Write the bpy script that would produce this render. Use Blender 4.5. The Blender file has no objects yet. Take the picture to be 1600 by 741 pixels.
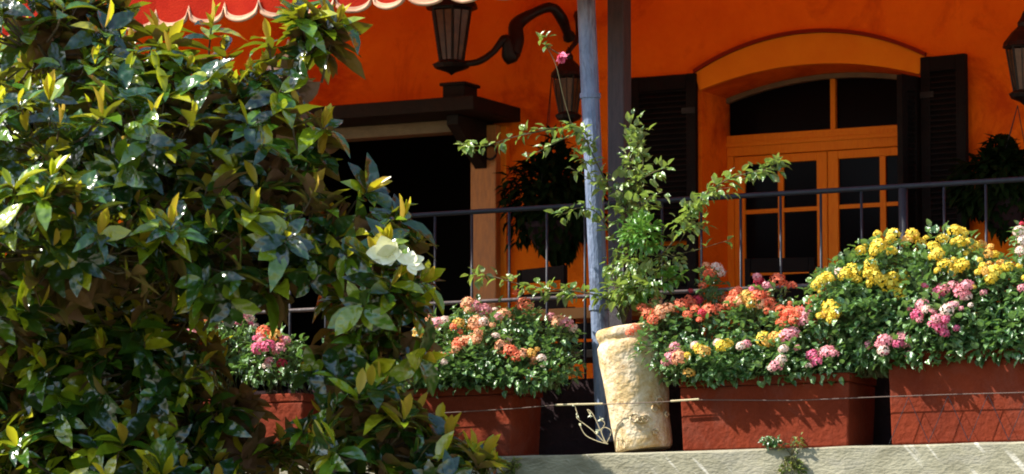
import bpy, bmesh, math, random
from mathutils import Vector, Matrix
R = math.radians
scene = bpy.context.scene

# ---------------------------------------------------------------- camera
YAW, FPX, DIST = R(27), 6370.0, 27.7
PITCH = math.atan(704.5 / FPX)
CAM = Vector((DIST * math.sin(YAW), -DIST * math.cos(YAW), 1.6))
cam_d = bpy.data.cameras.new('camera')
cam = bpy.data.objects.new('camera', cam_d)
scene.collection.objects.link(cam)
cam.location = CAM
cam.rotation_euler = (R(90) + PITCH, 0, YAW)
cam_d.sensor_width = 36
cam_d.lens = FPX / 1600 * 36
cam_d.clip_start = 0.5
cam_d.clip_end = 4000
cam_d.dof.use_dof = True
cam_d.dof.focus_distance = 24.2
cam_d.dof.aperture_fstop = 2.6
scene.camera = cam
FWD = Vector((-math.sin(YAW) * math.cos(PITCH), math.cos(YAW) * math.cos(PITCH), math.sin(PITCH)))
RGT = Vector((math.cos(YAW), math.sin(YAW), 0))
UPV = RGT.cross(FWD)

# ---------------------------------------------------------------- light
SUN = Vector((-0.61, -0.38, 0.69)).normalized()          # direction TO the sun
w = bpy.data.worlds.new('World'); scene.world = w; w.use_nodes = True
nt = w.node_tree
bg = nt.nodes['Background']; bg.inputs['Strength'].default_value = 0.115
sky = nt.nodes.new('ShaderNodeTexSky'); sky.sky_type = 'NISHITA'; sky.sun_disc = False
sky.sun_elevation = math.asin(SUN.z); sky.sun_rotation = math.atan2(SUN.x, SUN.y) % (2 * math.pi)
nt.links.new(sky.outputs[0], bg.inputs['Color'])
sd = bpy.data.lights.new('sun', 'SUN'); so = bpy.data.objects.new('sun', sd); scene.collection.objects.link(so)
sd.energy = 3.8; sd.angle = R(0.5); sd.color = (1.0, 0.94, 0.84)
so.rotation_euler = SUN.to_track_quat('Z', 'Y').to_euler(); so.location = (0, -10, 20)
scene.view_settings.view_transform = 'Standard'; scene.view_settings.look = 'None'
scene.view_settings.exposure = 1.42; scene.view_settings.gamma = 1
scene.view_settings.use_curve_mapping = False
scene.cycles.max_bounces = 8; scene.cycles.diffuse_bounces = 4
scene.cycles.transparent_max_bounces = 8
scene.cycles.filter_width = 1.9
scene.cycles.sample_clamp_indirect = 6

# ---------------------------------------------------------------- helpers
def P(px, py, Y):
    """world point seen at photo pixel (px,py) on the plane y = Y"""
    d = FWD + RGT * ((px - 800) / FPX) + UPV * ((370.5 - py) / FPX)
    return CAM + d * ((Y - CAM.y) / d.y)
def X(px, Y, py=370): return P(px, py, Y).x
def Z(py, Y, px=800): return P(px, py, Y).z

def link(o, parent=None):
    scene.collection.objects.link(o)
    if parent is not None: o.parent = parent
    return o
def tag(o, label=None, cat=None, group=None, kind=None):
    if label: o['label'] = label
    if cat: o['category'] = cat
    if group: o['group'] = group
    if kind: o['kind'] = kind
    return o
def thing(name, label, cat, loc=(0, 0, 0), group=None):
    o = bpy.data.objects.new(name, None); o.empty_display_size = .1
    link(o); o.location = loc
    return tag(o, label, cat, group)

class MB:
    """collects verts/faces in WORLD space, builds ONE mesh object"""
    def __init__(s): s.v, s.f, s.m = [], [], []
    def add(s, vs, fs, mi=0):
        n = len(s.v); s.v.extend([tuple(v) for v in vs])
        for f in fs: s.f.append(tuple(n + i for i in f)); s.m.append(mi)
    def box(s, lo, hi, mi=0, M=None):
        x0, y0, z0 = lo; x1, y1, z1 = hi
        vs = [Vector(c) for c in ((x0,y0,z0),(x1,y0,z0),(x1,y1,z0),(x0,y1,z0),(x0,y0,z1),(x1,y0,z1),(x1,y1,z1),(x0,y1,z1))]
        if M is not None: vs = [M @ v for v in vs]
        s.add(vs, [(0,3,2,1),(4,5,6,7),(0,1,5,4),(1,2,6,5),(2,3,7,6),(3,0,4,7)], mi)
    def tube(s, pts, rad, n=8, mi=0, caps=True):
        pts = [Vector(p) for p in pts]
        if not hasattr(rad, '__len__'): rad = [rad] * len(pts)
        rings = []; ref = Vector((0.31, 0.2, 0.93)).normalized()
        for i, p in enumerate(pts):
            t = (pts[min(i+1, len(pts)-1)] - pts[max(i-1, 0)])
            if t.length < 1e-9: t = Vector((0,0,1))
            t.normalize()
            if abs(t.dot(ref)) > .97: ref = Vector((1,0,0))
            a = t.cross(ref).normalized(); b = t.cross(a)
            rings.append([p + (a*math.cos(q*2*math.pi/n) + b*math.sin(q*2*math.pi/n))*rad[i] for q in range(n)])
        vs = [v for r in rings for v in r]; fs = []
        for i in range(len(pts)-1):
            for q in range(n):
                fs.append((i*n+q, i*n+(q+1)%n, (i+1)*n+(q+1)%n, (i+1)*n+q))
        if caps:
            fs.append(tuple(range(n))[::-1]); fs.append(tuple((len(pts)-1)*n+q for q in range(n)))
        s.add(vs, fs, mi)
    def lathe(s, prof, c, n=24, mi=0, M=None, jit=0, rnd=None):
        vs, fs = [], []
        for r, z in prof:
            for q in range(n):
                a = q*2*math.pi/n
                rr = r*(1 + (rnd.uniform(-jit, jit) if rnd else 0))
                v = Vector((rr*math.cos(a), rr*math.sin(a), z))
                if M is not None: v = M @ v
                vs.append(v + Vector(c))
        for i in range(len(prof)-1):
            for q in range(n):
                fs.append((i*n+q, i*n+(q+1)%n, (i+1)*n+(q+1)%n, (i+1)*n+q))
        s.add(vs, fs, mi)
    def build(s, name, mats, parent=None, smooth=False, bevel=0, seg=2):
        me = bpy.data.meshes.new(name)
        off = Vector((0,0,0))
        if parent is not None:
            q = parent
            while q is not None: off = off + q.location; q = q.parent
        me.from_pydata([(v[0]-off.x, v[1]-off.y, v[2]-off.z) for v in s.v], [], s.f)
        if not isinstance(mats, (list, tuple)): mats = [mats]
        for m in mats: me.materials.append(m)
        me.polygons.foreach_set('material_index', s.m)
        if smooth: me.polygons.foreach_set('use_smooth', [True]*len(s.f))
        me.update()
        o = bpy.data.objects.new(name, me); link(o, parent)
        if bevel:
            b = o.modifiers.new('bevel', 'BEVEL'); b.width = bevel; b.segments = seg; b.limit_method = 'ANGLE'; b.angle_limit = R(40)
        return o

# ---------------------------------------------------------------- materials
def mat(name, col, rough=.6, col2=None, scale=6, detail=6, bump=0, bscale=60, metal=0, spec=.5, stain=None, stain_scale=2.0, stretch=None, contrast=(.35,.65)):
    m = bpy.data.materials.new(name); m.use_nodes = True
    t = m.node_tree; b = t.nodes['Principled BSDF']
    b.inputs['Roughness'].default_value = rough; b.inputs['Metallic'].default_value = metal
    b.inputs['Specular IOR Level'].default_value = spec
    b.inputs['Base Color'].default_value = (*col, 1)
    g = t.nodes.new('ShaderNodeNewGeometry'); src = g.outputs['Position']
    if stretch:
        mp = t.nodes.new('ShaderNodeMapping'); mp.inputs['Scale'].default_value = stretch
        t.links.new(src, mp.inputs['Vector']); src = mp.outputs[0]
    last = None
    if col2:
        n = t.nodes.new('ShaderNodeTexNoise'); n.inputs['Scale'].default_value = scale; n.inputs['Detail'].default_value = detail
        n.inputs['Roughness'].default_value = .65
        t.links.new(src, n.inputs['Vector'])
        r = t.nodes.new('ShaderNodeValToRGB')
        r.color_ramp.elements[0].position = contrast[0]; r.color_ramp.elements[0].color = (*col, 1)
        r.color_ramp.elements[1].position = contrast[1]; r.color_ramp.elements[1].color = (*col2, 1)
        t.links.new(n.outputs['Fac'], r.inputs['Fac']); last = r.outputs[0]
    if stain:
        n = t.nodes.new('ShaderNodeTexNoise'); n.inputs['Scale'].default_value = stain_scale; n.inputs['Detail'].default_value = 8
        n.inputs['Roughness'].default_value = .7; n.inputs['Distortion'].default_value = .6
        t.links.new(src, n.inputs['Vector'])
        r = t.nodes.new('ShaderNodeValToRGB'); r.color_ramp.elements[0].position = .5; r.color_ramp.elements[1].position = .68
        t.links.new(n.outputs['Fac'], r.inputs['Fac'])
        mx = t.nodes.new('ShaderNodeMix'); mx.data_type = 'RGBA'
        t.links.new(r.outputs[0], mx.inputs[0])
        if last: t.links.new(last, mx.inputs[6])
        else: mx.inputs[6].default_value = (*col, 1)
        mx.inputs[7].default_value = (*stain, 1); last = mx.outputs[2]
    if last: t.links.new(last, b.inputs['Base Color'])
    if bump:
        n = t.nodes.new('ShaderNodeTexNoise'); n.inputs['Scale'].default_value = bscale; n.inputs['Detail'].default_value = 5
        t.links.new(src, n.inputs['Vector'])
        bp = t.nodes.new('ShaderNodeBump'); bp.inputs['Strength'].default_value = bump; bp.inputs['Distance'].default_value = .02
        t.links.new(n.outputs['Fac'], bp.inputs['Height']); t.links.new(bp.outputs[0], b.inputs['Normal'])
    return m

def leafmat(name, cols, under=None, rough=.3, trans=.3, tcol=(.35,.5,.05), spec=.6, pos=None, wav=0, wsc=25):
    m = bpy.data.materials.new(name); m.use_nodes = True
    t = m.node_tree; b = t.nodes['Principled BSDF']; out = t.nodes['Material Output']
    g = t.nodes.new('ShaderNodeNewGeometry')
    r = t.nodes.new('ShaderNodeValToRGB'); cr = r.color_ramp
    while len(cr.elements) < len(cols): cr.elements.new(.5)
    for i, c in enumerate(cols):
        cr.elements[i].position = pos[i] if pos else i/(len(cols)-1); cr.elements[i].color = (*c, 1)
    t.links.new(g.outputs['Random Per Island'], r.inputs['Fac'])
    last = r.outputs[0]
    if under:
        mx = t.nodes.new('ShaderNodeMix'); mx.data_type = 'RGBA'
        t.links.new(g.outputs['Backfacing'], mx.inputs[0]); t.links.new(last, mx.inputs[6]); mx.inputs[7].default_value = (*under, 1)
        last = mx.outputs[2]
    t.links.new(last, b.inputs['Base Color'])
    rr = t.nodes.new('ShaderNodeMapRange'); rr.inputs[3].default_value = rough; rr.inputs[4].default_value = rough
    if under:
        t.links.new(g.outputs['Backfacing'], rr.inputs[0]); rr.inputs[4].default_value = .75
    t.links.new(rr.outputs[0], b.inputs['Roughness'])
    b.inputs['Specular IOR Level'].default_value = spec
    if wav:
        wn = t.nodes.new('ShaderNodeTexNoise'); wn.inputs['Scale'].default_value = wsc; wn.inputs['Detail'].default_value = 1
        t.links.new(g.outputs['Position'], wn.inputs['Vector'])
        bp = t.nodes.new('ShaderNodeBump'); bp.inputs['Strength'].default_value = wav; bp.inputs['Distance'].default_value = .03
        t.links.new(wn.outputs['Fac'], bp.inputs['Height']); t.links.new(bp.outputs[0], b.inputs['Normal'])
    tr = t.nodes.new('ShaderNodeBsdfTranslucent')
    mt = t.nodes.new('ShaderNodeMix'); mt.data_type = 'RGBA'; mt.blend_type = 'MIX'; mt.inputs[0].default_value = .55
    t.links.new(r.outputs[0], mt.inputs[6]); mt.inputs[7].default_value = (*tcol, 1)
    t.links.new(mt.outputs[2], tr.inputs['Color'])
    ms = t.nodes.new('ShaderNodeMixShader'); ms.inputs[0].default_value = trans
    t.links.new(b.outputs[0], ms.inputs[1]); t.links.new(tr.outputs[0], ms.inputs[2])
    t.links.new(ms.outputs[0], out.inputs['Surface'])
    return m

M = dict(
    wall=mat('orange_plaster', (.78,.140,.004), .9, (.89,.195,.006), 2.2, 9, .6, 30, spec=.1, stain=(.52,.060,.003), stain_scale=1.6),
    trim=mat('ochre_plaster', (.82,.27,.010), .85, (.76,.22,.008), 4, 6, .3, 40, spec=.1),
    shadowline=mat('dark_red_shadow_paint', (.22,.02,.006), .8, spec=.1),
    darkwood=mat('dark_shutter_paint', (.004,.003,.003), .7, (.008,.006,.005), 9, bump=.3, spec=.12),
    doorwood=mat('orange_varnished_wood', (.74,.19,.004), .6, (.82,.25,.006), 12, 6, .25, 40, stretch=(8,8,1), spec=.2),
    pillarwood=mat('amber_timber', (.36,.14,.03), .6, (.52,.20,.035), 10, 6, .3, 40, stretch=(6,6,1)),
    hoodwood=mat('black_brown_timber', (.008,.005,.003), .7, (.016,.009,.005), 8, bump=.3, spec=.2),
    beamwood=mat('grey_brown_timber', (.14,.085,.035), .7, (.2,.12,.05), 9, bump=.3),
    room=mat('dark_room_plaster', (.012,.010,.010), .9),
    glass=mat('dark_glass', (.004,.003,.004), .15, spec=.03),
    iron=mat('black_iron', (.006,.005,.005), .5, (.015,.010,.008), 20, bump=.2, spec=.3),
    lampglass=mat('amber_smoked_glass', (.07,.035,.02), .2, (.13,.07,.03), 14, spec=.3),
    rail=mat('blue_grey_metal', (.006,.008,.014), .6, (.012,.015,.024), 14, bump=.2),
    litrail=mat('sunlit_rail_metal', (.16,.13,.12), .5, (.08,.06,.06), 12, bump=.2),
    pole=mat('weathered_blue_pole', (.09,.13,.22), .5, (.19,.24,.34), 9, 8, .5, 40, stain=(.04,.05,.09), stain_scale=5, stretch=(2,2,.6)),
    post=mat('dark_post_timber', (.028,.024,.03), .7, (.055,.04,.045), 9, bump=.4, stretch=(5,5,.8)),
    fabric=mat('red_awning_fabric', (.34,.010,.004), .85, (.44,.022,.006), 5, 5, .3, 90, spec=.1),
    cream=mat('cream_binding', (.60,.36,.23), .85, (.46,.24,.15), 9, spec=.1),
    terra=mat('terracotta', (.12,.016,.005), .85, (.19,.028,.008), 4, 8, .5, 30, spec=.15, stain=(.16,.035,.018), stain_scale=3.5, contrast=(.3,.7)),
    soil=mat('soil', (.03,.018,.01), .95, (.05,.03,.018), 30, bump=1, bscale=40),
    urn=mat('weathered_cream_stoneware', (.54,.39,.19), .9, (.72,.60,.42), 11, 9, .8, 34, spec=.1, stain=(.42,.24,.08), stain_scale=8, contrast=(.4,.6)),
    conc=mat('weathered_concrete', (.20,.185,.125), .9, (.36,.335,.24), 6, 10, .45, 45, spec=.1, stain=(.30,.28,.22), stain_scale=3.2, stretch=(.7,1,1.6)),
    rwall=mat('yellow_render', (.42,.33,.13), .9, (.30,.26,.12), 3, 9, .6, 30, spec=.1, stain=(.12,.13,.05), stain_scale=2),
    riser=mat('shade_dark_riser', (.02,.012,.014), .9, (.035,.02,.022), 6, bump=.4, spec=.1),
    tile=mat('terrace_tile', (.20,.08,.04), .8, (.26,.11,.06), 5, bump=.3),
    ground=mat('pale_gravel_ground', (.26,.23,.17), .95, (.38,.34,.26), 1.2, 10, .8, 8, spec=.1),
    bounce_cut_sheet=mat('bounce_cut_green', (.025,.05,.012), .95, (.05,.07,.02), 3, 9, .8, 12, spec=.1),
    bark=mat('magnolia_bark', (.06,.045,.03), .85, (.13,.10,.06), 16, bump=.5, spec=.1),
    stem=mat('green_brown_stem', (.06,.065,.025), .7, (.12,.10,.05), 20, spec=.2),
    drystem=mat('dry_pale_stem', (.55,.46,.28), .8, spec=.1),
    petal=mat('magnolia_petal', (.80,.78,.60), .5, (.70,.70,.40), 18, spec=.3),
    petalb=mat('browned_petal', (.10,.035,.015), .7, spec=.2),
    chair=mat('dark_stained_chair', (.006,.004,.003), .7, (.010,.006,.004), 10, spec=.08),
    slat=mat('amber_slat_wood', (.42,.15,.025), .6, (.5,.2,.03), 10),
    wire=mat('rusted_wire', (.16,.11,.09), .5, metal=.2),
    mag=leafmat('magnolia_leaf', [(.004,.022,.006),(.011,.052,.009),(.055,.145,.010),(.18,.26,.010),(.36,.34,.015)], (.13,.046,.008), .22, .20, (.55,.62,.01), 1.0, pos=[0,.45,.66,.84,1], wav=.95, wsc=15),
    young=leafmat('young_magnolia_leaf', [(.24,.34,.01),(.46,.48,.015),(.44,.28,.02)], (.42,.26,.02), .3, .42, (.75,.75,.02), .5),
    lan=leafmat('lantana_leaf', [(.025,.085,.022),(.075,.18,.045),(.18,.32,.11)], (.18,.28,.11), .32, .25, (.25,.48,.05), 1.0, wav=.6, wsc=45),
    vine=leafmat('climber_leaf', [(.06,.14,.03),(.12,.24,.05),(.28,.36,.07)], (.24,.30,.11), .33, .32, (.42,.58,.06), 1.0, wav=.5, wsc=45),
    lime=leafmat('lime_leaf', [(.05,.17,.02),(.09,.24,.03),(.14,.30,.04)], None, .35, .25, (.3,.55,.06), .8, wav=.4, wsc=45),
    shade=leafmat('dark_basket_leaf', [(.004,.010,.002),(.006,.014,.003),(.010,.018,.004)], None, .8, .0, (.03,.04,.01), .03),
    weed=leafmat('weed_leaf', [(.05,.12,.02),(.14,.18,.03),(.3,.28,.05)], None, .5, .3, (.4,.42,.06), .4),
)
FC = {}
def fmat(name, a, b):
    m = leafmat(name, [a, tuple((x+y)/2 for x, y in zip(a, b)), b], None, .55, .22, b, .25)
    FC[name.split('_')[0]] = m
fmat('yellow_floret', (.80,.50,.015), (.86,.68,.10))
fmat('amber_floret', (.82,.34,.05), (.85,.56,.14))
fmat('coral_floret', (.84,.11,.05), (.88,.26,.13))
fmat('peach_floret', (.82,.30,.14), (.85,.46,.26))
fmat('pink_floret', (.78,.22,.28), (.84,.40,.42))
fmat('hotpink_floret', (.72,.07,.20), (.80,.22,.34))
fmat('crimson_floret', (.50,.02,.05), (.70,.06,.10))
fmat('pale_floret', (.82,.55,.46), (.84,.68,.58))

# the awning cloth lets some sunlight through
def cloth(m, fac, col):
    t = m.node_tree; out = t.nodes['Material Output']; b = t.nodes['Principled BSDF']
    tr = t.nodes.new('ShaderNodeBsdfTranslucent'); tr.inputs['Color'].default_value = (*col, 1)
    ms = t.nodes.new('ShaderNodeMixShader'); ms.inputs[0].default_value = fac
    t.links.new(b.outputs[0], ms.inputs[1]); t.links.new(tr.outputs[0], ms.inputs[2]); t.links.new(ms.outputs[0], out.inputs['Surface'])
cloth(M['fabric'], .33, (.88, .27, .06))
# slanting streaks of grazing sunlight painted pale into the concrete colour
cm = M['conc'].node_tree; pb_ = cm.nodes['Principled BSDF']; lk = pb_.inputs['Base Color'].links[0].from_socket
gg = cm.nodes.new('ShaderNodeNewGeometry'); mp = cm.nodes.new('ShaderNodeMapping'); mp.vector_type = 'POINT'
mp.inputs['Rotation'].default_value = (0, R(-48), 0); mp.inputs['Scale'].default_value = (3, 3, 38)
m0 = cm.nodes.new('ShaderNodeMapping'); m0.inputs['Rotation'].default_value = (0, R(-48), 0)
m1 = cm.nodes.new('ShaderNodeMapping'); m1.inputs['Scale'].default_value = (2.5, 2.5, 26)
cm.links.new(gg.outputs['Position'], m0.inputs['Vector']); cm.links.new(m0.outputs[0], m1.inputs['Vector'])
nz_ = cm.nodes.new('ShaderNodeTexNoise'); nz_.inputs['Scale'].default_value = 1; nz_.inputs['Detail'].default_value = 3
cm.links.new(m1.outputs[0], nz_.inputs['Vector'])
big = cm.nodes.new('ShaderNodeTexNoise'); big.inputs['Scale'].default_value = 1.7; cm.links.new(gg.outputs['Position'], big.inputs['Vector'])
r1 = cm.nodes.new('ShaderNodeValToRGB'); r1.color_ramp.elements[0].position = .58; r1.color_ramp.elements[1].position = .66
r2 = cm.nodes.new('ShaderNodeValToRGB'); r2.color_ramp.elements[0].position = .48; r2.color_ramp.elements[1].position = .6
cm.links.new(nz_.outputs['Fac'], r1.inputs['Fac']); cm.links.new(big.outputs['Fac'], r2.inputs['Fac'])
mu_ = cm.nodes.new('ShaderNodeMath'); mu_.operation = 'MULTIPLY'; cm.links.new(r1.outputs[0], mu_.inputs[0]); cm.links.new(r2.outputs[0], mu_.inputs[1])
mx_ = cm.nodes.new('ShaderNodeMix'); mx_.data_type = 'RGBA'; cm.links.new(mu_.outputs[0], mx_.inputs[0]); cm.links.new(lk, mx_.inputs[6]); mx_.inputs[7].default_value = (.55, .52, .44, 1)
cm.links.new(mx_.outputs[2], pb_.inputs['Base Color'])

# ---------------------------------------------------------------- leaves
def frame(d, up):
    d = d.normalized(); s = d.cross(up)
    if s.length < 1e-4: s = d.cross(Vector((1, .3, 0)))
    s.normalize(); return d, s, s.cross(d)
def leaf(mb, p, d, up, L, W, rnd, mi=0, droop=.25, fold=.18, st=5):
    """curved, folded leaf blade: base p, direction d, upper face towards up"""
    d, s, n = frame(d, up)
    prof = {5: (.14,.74,1.0,.78,.0), 4: (.35,1.0,.72,.0), 3: (.4,1.0,.0)}[st]
    vs = []
    for i, wv in enumerate(prof):
        t = i/(len(prof)-1)
        c = p + d*(L*t*(1-.12*droop*t)) - n*(L*droop*t*t)
        h = W*.5*wv
        if wv == 0: vs.append(c)
        else:
            vs += [c - s*h + n*(h*fold*2), c, c + s*h + n*(h*fold*2)]
    fs = []
    k = len(prof)
    for i in range(k-2):
        a = i*3; b = a+3
        fs += [(a, a+1, b+1, b), (a+1, a+2, b+2, b+1)]
    a = (k-2)*3; tp = len(vs)-1
    fs += [(a, a+1, tp), (a+1, a+2, tp)]
    mb.add(vs, fs, mi)
def rdir(rnd):
    while True:
        v = Vector((rnd.uniform(-1,1), rnd.uniform(-1,1), rnd.uniform(-1,1)))
        if .05 < v.length < 1: return v.normalized()

# ================================================================ SETTING
g = MB(); g.add([(-1500,-1500,0),(1500,-1500,0),(1500,1500,0),(-1500,1500,0)], [(0,1,2,3)])
tag(g.build('ground', M['ground']), kind='structure')

g = MB(); g.add([(-22,-13,.006),(14,-13,.006),(14,-2.935,.006),(-22,-2.935,.006)], [(0,1,2,3)])  # unseen dark sheet added to cut light bouncing up onto the tree
tag(g.build('bounce_cut_sheet', M['bounce_cut_sheet']), kind='structure')
YE = -3.0                       # front edge of the terrace
ZL = P(1200, 701, YE).z         # top of the ledge
ZF = ZL + .28                   # terrace floor
XL, XR = -16.0, 9.0
t = MB(); t.box((XL, -2.3, ZF-.2), (XR, 0, ZF))
tag(t.build('terrace_floor', M['tile']), kind='structure')
t = MB(); t.box((XL, -2.36, ZL), (XR, -2.303, ZL+.50))  # near-black colour paints in the shade between the planters
tag(t.build('terrace_riser', M['riser']), 'riser wall behind the planters, coloured dark for the shade there', 'wall')
t = MB()
rnd = random.Random(3)
n = 150; vs = []                 # slightly chipped concrete slab
for i in range(n+1):
    x = XL + (XR-XL)*i/n
    j = rnd.uniform(-.006, .006); j2 = rnd.uniform(-.004,.005)
    vs += [(x, YE+j, ZL-.185+j2), (x, YE+j, ZL-.012+j2), (x, YE+.014+j, ZL+rnd.uniform(-.003,.003)), (x, -2.3, ZL), (x, -2.3, ZL-.185)]
fs = []
for i in range(n):
    for q in range(5):
        fs.append((i*5+q, (i+1)*5+q, (i+1)*5+(q+1)%5, i*5+(q+1)%5))
t.add(vs, fs)
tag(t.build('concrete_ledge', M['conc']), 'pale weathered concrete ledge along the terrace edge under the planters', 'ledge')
t = MB(); t.box((XL, -2.93, -.1), (XR, -2.5, ZL-.189))
tag(t.build('retaining_wall', M['rwall']), 'yellowish rendered wall carrying the concrete ledge', 'wall')

# ---------------- facade with an arched door opening and a rectangular one
HZ = 9.0
DA0, DA1 = X(1097, 0, 250), X(1441, 0, 250)       # arched opening
zsp = P(1097, 142, 0).z; zap = P(1285, 100, 0).z + .0
LB0, LB1 = X(290, 0, 300), X(736, 0, 300)         # dark rectangular opening
lbz = P(640, 198, 0).z
def arch(x, x0=DA0, x1=DA1, zs=zsp, za=None):
    za = zap if za is None else za
    h = za - zs; c = (x0+x1)/2; hw = (x1-x0)/2
    r = (hw*hw + h*h)/(2*h)
    return za - r + math.sqrt(max(r*r - (x-c)**2, 0))
bld = thing('orange_building', 'orange plastered house front behind the terrace', 'building', (0, 0, ZF))
t = MB()
def quad(x0, x1, za0, za1, zb0, zb1, y): t.add([(x0,y,za0),(x1,y,za1),(x1,y,zb1),(x0,y,zb0)], [(0,1,2,3)])
t.box((-20, 0, -.1), (LB0, .5, HZ)); t.box((LB1, 0, -.1), (DA0, .5, HZ)); t.box((DA1, 0, -.1), (12, .5, HZ))
t.box((LB0, 0, lbz), (LB1, .5, HZ)); t.box((LB0, 0, -.1), (LB1, .5, ZF+.002)); t.box((DA0, 0, -.1), (DA1, .5, ZF+.002))
N = 28
for i in range(N):
    xa = DA0 + (DA1-DA0)*i/N; xb = DA0 + (DA1-DA0)*(i+1)/N
    za, zb = arch(xa), arch(xb)
    t.add([(xa,0,za),(xb,0,zb),(xb,0,HZ),(xa,0,HZ)], [(0,1,2,3)])
    t.add([(xa,0,za),(xb,0,zb),(xb,.5,zb),(xa,.5,za)], [(0,3,2,1)])
t.build('wall', M['wall'], bld)
# plaster band over the arch, and a dark red strip painting its outer shadow line
def band(off0, off1, e0, e1, y0, name, m, parent, ends=.0):
    b = MB(); N = 32; vs = []
    xa, xb = DA0-ends, DA1+ends
    for i in range(N+1):
        u = i/N
        xi = xa + (xb-xa)*u
        zi = arch(min(max(xi, DA0), DA1)) if ends == 0 else arch(xi, xa, xb, zsp, zap)
        c = (xa+xb)/2; k = (xi-c)/((xb-xa)/2)
        A = off0 - (.085*k*k if off0 > .01 else 0); B = off1 - .085*k*k
        nx, nz = k*.30, math.sqrt(1-(k*.30)**2)
        vs += [(xi+nx*A, y0, zi+nz*A), (xi+nx*B, y0, zi+nz*B), (xi+nx*B, -.001, zi+nz*B), (xi+nx*A, -.001, zi+nz*A)]
    fs = []
    for i in range(N):
        for q in range(4): fs.append((i*4+q, i*4+(q+1)%4, (i+1)*4+(q+1)%4, (i+1)*4+q))
    fs += [(0,1,2,3), tuple(N*4+q for q in (3,2,1,0))]
    fs = [f[::-1] for f in fs]
    b.add(vs, fs); return b.build(name, m, parent)
band(.0, .205, 0, 0, -.035, 'arch_band', M['trim'], bld)
band(.208, .232, 0, 0, -.050, 'arch_shadow_line', M['shadowline'], bld)
# the rooms behind the openings
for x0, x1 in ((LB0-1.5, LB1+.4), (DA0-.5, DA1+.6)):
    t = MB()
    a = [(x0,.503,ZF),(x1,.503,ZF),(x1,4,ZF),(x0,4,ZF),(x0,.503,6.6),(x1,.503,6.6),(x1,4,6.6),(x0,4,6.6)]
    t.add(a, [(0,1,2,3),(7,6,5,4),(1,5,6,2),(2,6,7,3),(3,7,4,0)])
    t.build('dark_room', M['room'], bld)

# ---------------- french door
YD = .40
d = thing('french_door', 'orange wooden french door with fanlight in the arched recess', 'door', ((DA0+DA1)/2, YD, ZF))
zt0, zt1 = P(1280, 236, YD).z, P(1280, 203, YD).z
f = MB()
f.box((DA0+.001, YD, zt0), (DA1-.001, YD+.08, zt1)); f.box((DA0+.001, YD-.015, (zt0+zt1)/2-.01), (DA1-.001, YD-.001, (zt0+zt1)/2+.02))
f.box((DA0+.001, YD+.003, ZF+.005), (DA0+.05, YD+.077, zt0-.001)); f.box((DA1-.05, YD+.003, ZF+.005), (DA1-.001, YD+.077, zt0-.001))
f.build('door_frame', M['doorwood'], d, bevel=.004)
f = MB()   # curved head frame
for i in range(N):
    xa = DA0 + (DA1-DA0)*i/N; xb = DA0 + (DA1-DA0)*(i+1)/N
    za, zb = arch(xa), arch(xb)
    f.add([(xa,YD,za-.035),(xb,YD,zb-.035),(xb,YD,zb-.002),(xa,YD,za-.002),(xa,YD+.07,za-.035),(xb,YD+.07,zb-.035)], [(0,1,2,3),(0,4,5,1)])
f.build('arched_head', M['beamwood'], d)
cx = X(1300, YD, 160)
fan = MB(); fan.box((cx-.018, YD+.01, zt1+.001), (cx+.018, YD+.06, arch(cx)-.037))
fan.build('fanlight_bar', M['doorwood'], d, bevel=.003)
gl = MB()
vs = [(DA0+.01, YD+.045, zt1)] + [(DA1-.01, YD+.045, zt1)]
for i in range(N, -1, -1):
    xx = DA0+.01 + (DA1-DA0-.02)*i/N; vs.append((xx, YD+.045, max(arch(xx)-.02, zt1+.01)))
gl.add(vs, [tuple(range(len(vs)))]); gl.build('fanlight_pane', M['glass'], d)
xm = X(1292, YD, 320)
for sgn in (0, 1):
    a = DA0+.052 if sgn == 0 else xm+.003
    b = xm-.003 if sgn == 0 else DA1-.052
    lf = MB(); s = .075; y0, y1 = YD+.012, YD+.06
    lf.box((a, y0, ZF+.01), (a+s, y1, zt0-.004)); lf.box((b-s, y0, ZF+.01), (b, y1, zt0-.004))
    lf.box((a+s, y0, zt0-.06), (b-s, y1, zt0-.004)); lf.box((a+s, y0, ZF+.01), (b-s, y1, ZF+.45))
    L = lf.build('door_leaf', M['doorwood'], d, bevel=.004)
    mu = MB(); xc = (a+b)/2
    zs = [P(1240, 327, YD).z, P(1240, 327, YD).z-.42]
    for z in zs: mu.box((a+s, y0+.008, z-.014), (b-s, y1-.008, z+.014))
    mu.box((xc-.02, y0+.004, ZF+.45), (xc+.02, y1-.004, zt0-.06))
    mu.build('glazing_bar', M['doorwood'], L)
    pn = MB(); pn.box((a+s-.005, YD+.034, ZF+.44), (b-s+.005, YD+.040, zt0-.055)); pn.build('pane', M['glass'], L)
hd = MB(); hd.tube([(xm-.045, YD-.03, ZF+1.02), (xm-.045, YD-.03, ZF+1.14)], .008); hd.tube([(xm-.045, YD+.012, ZF+1.04),(xm-.045, YD-.03, ZF+1.04)], .006); hd.build('handle', M['iron'], L)

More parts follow.
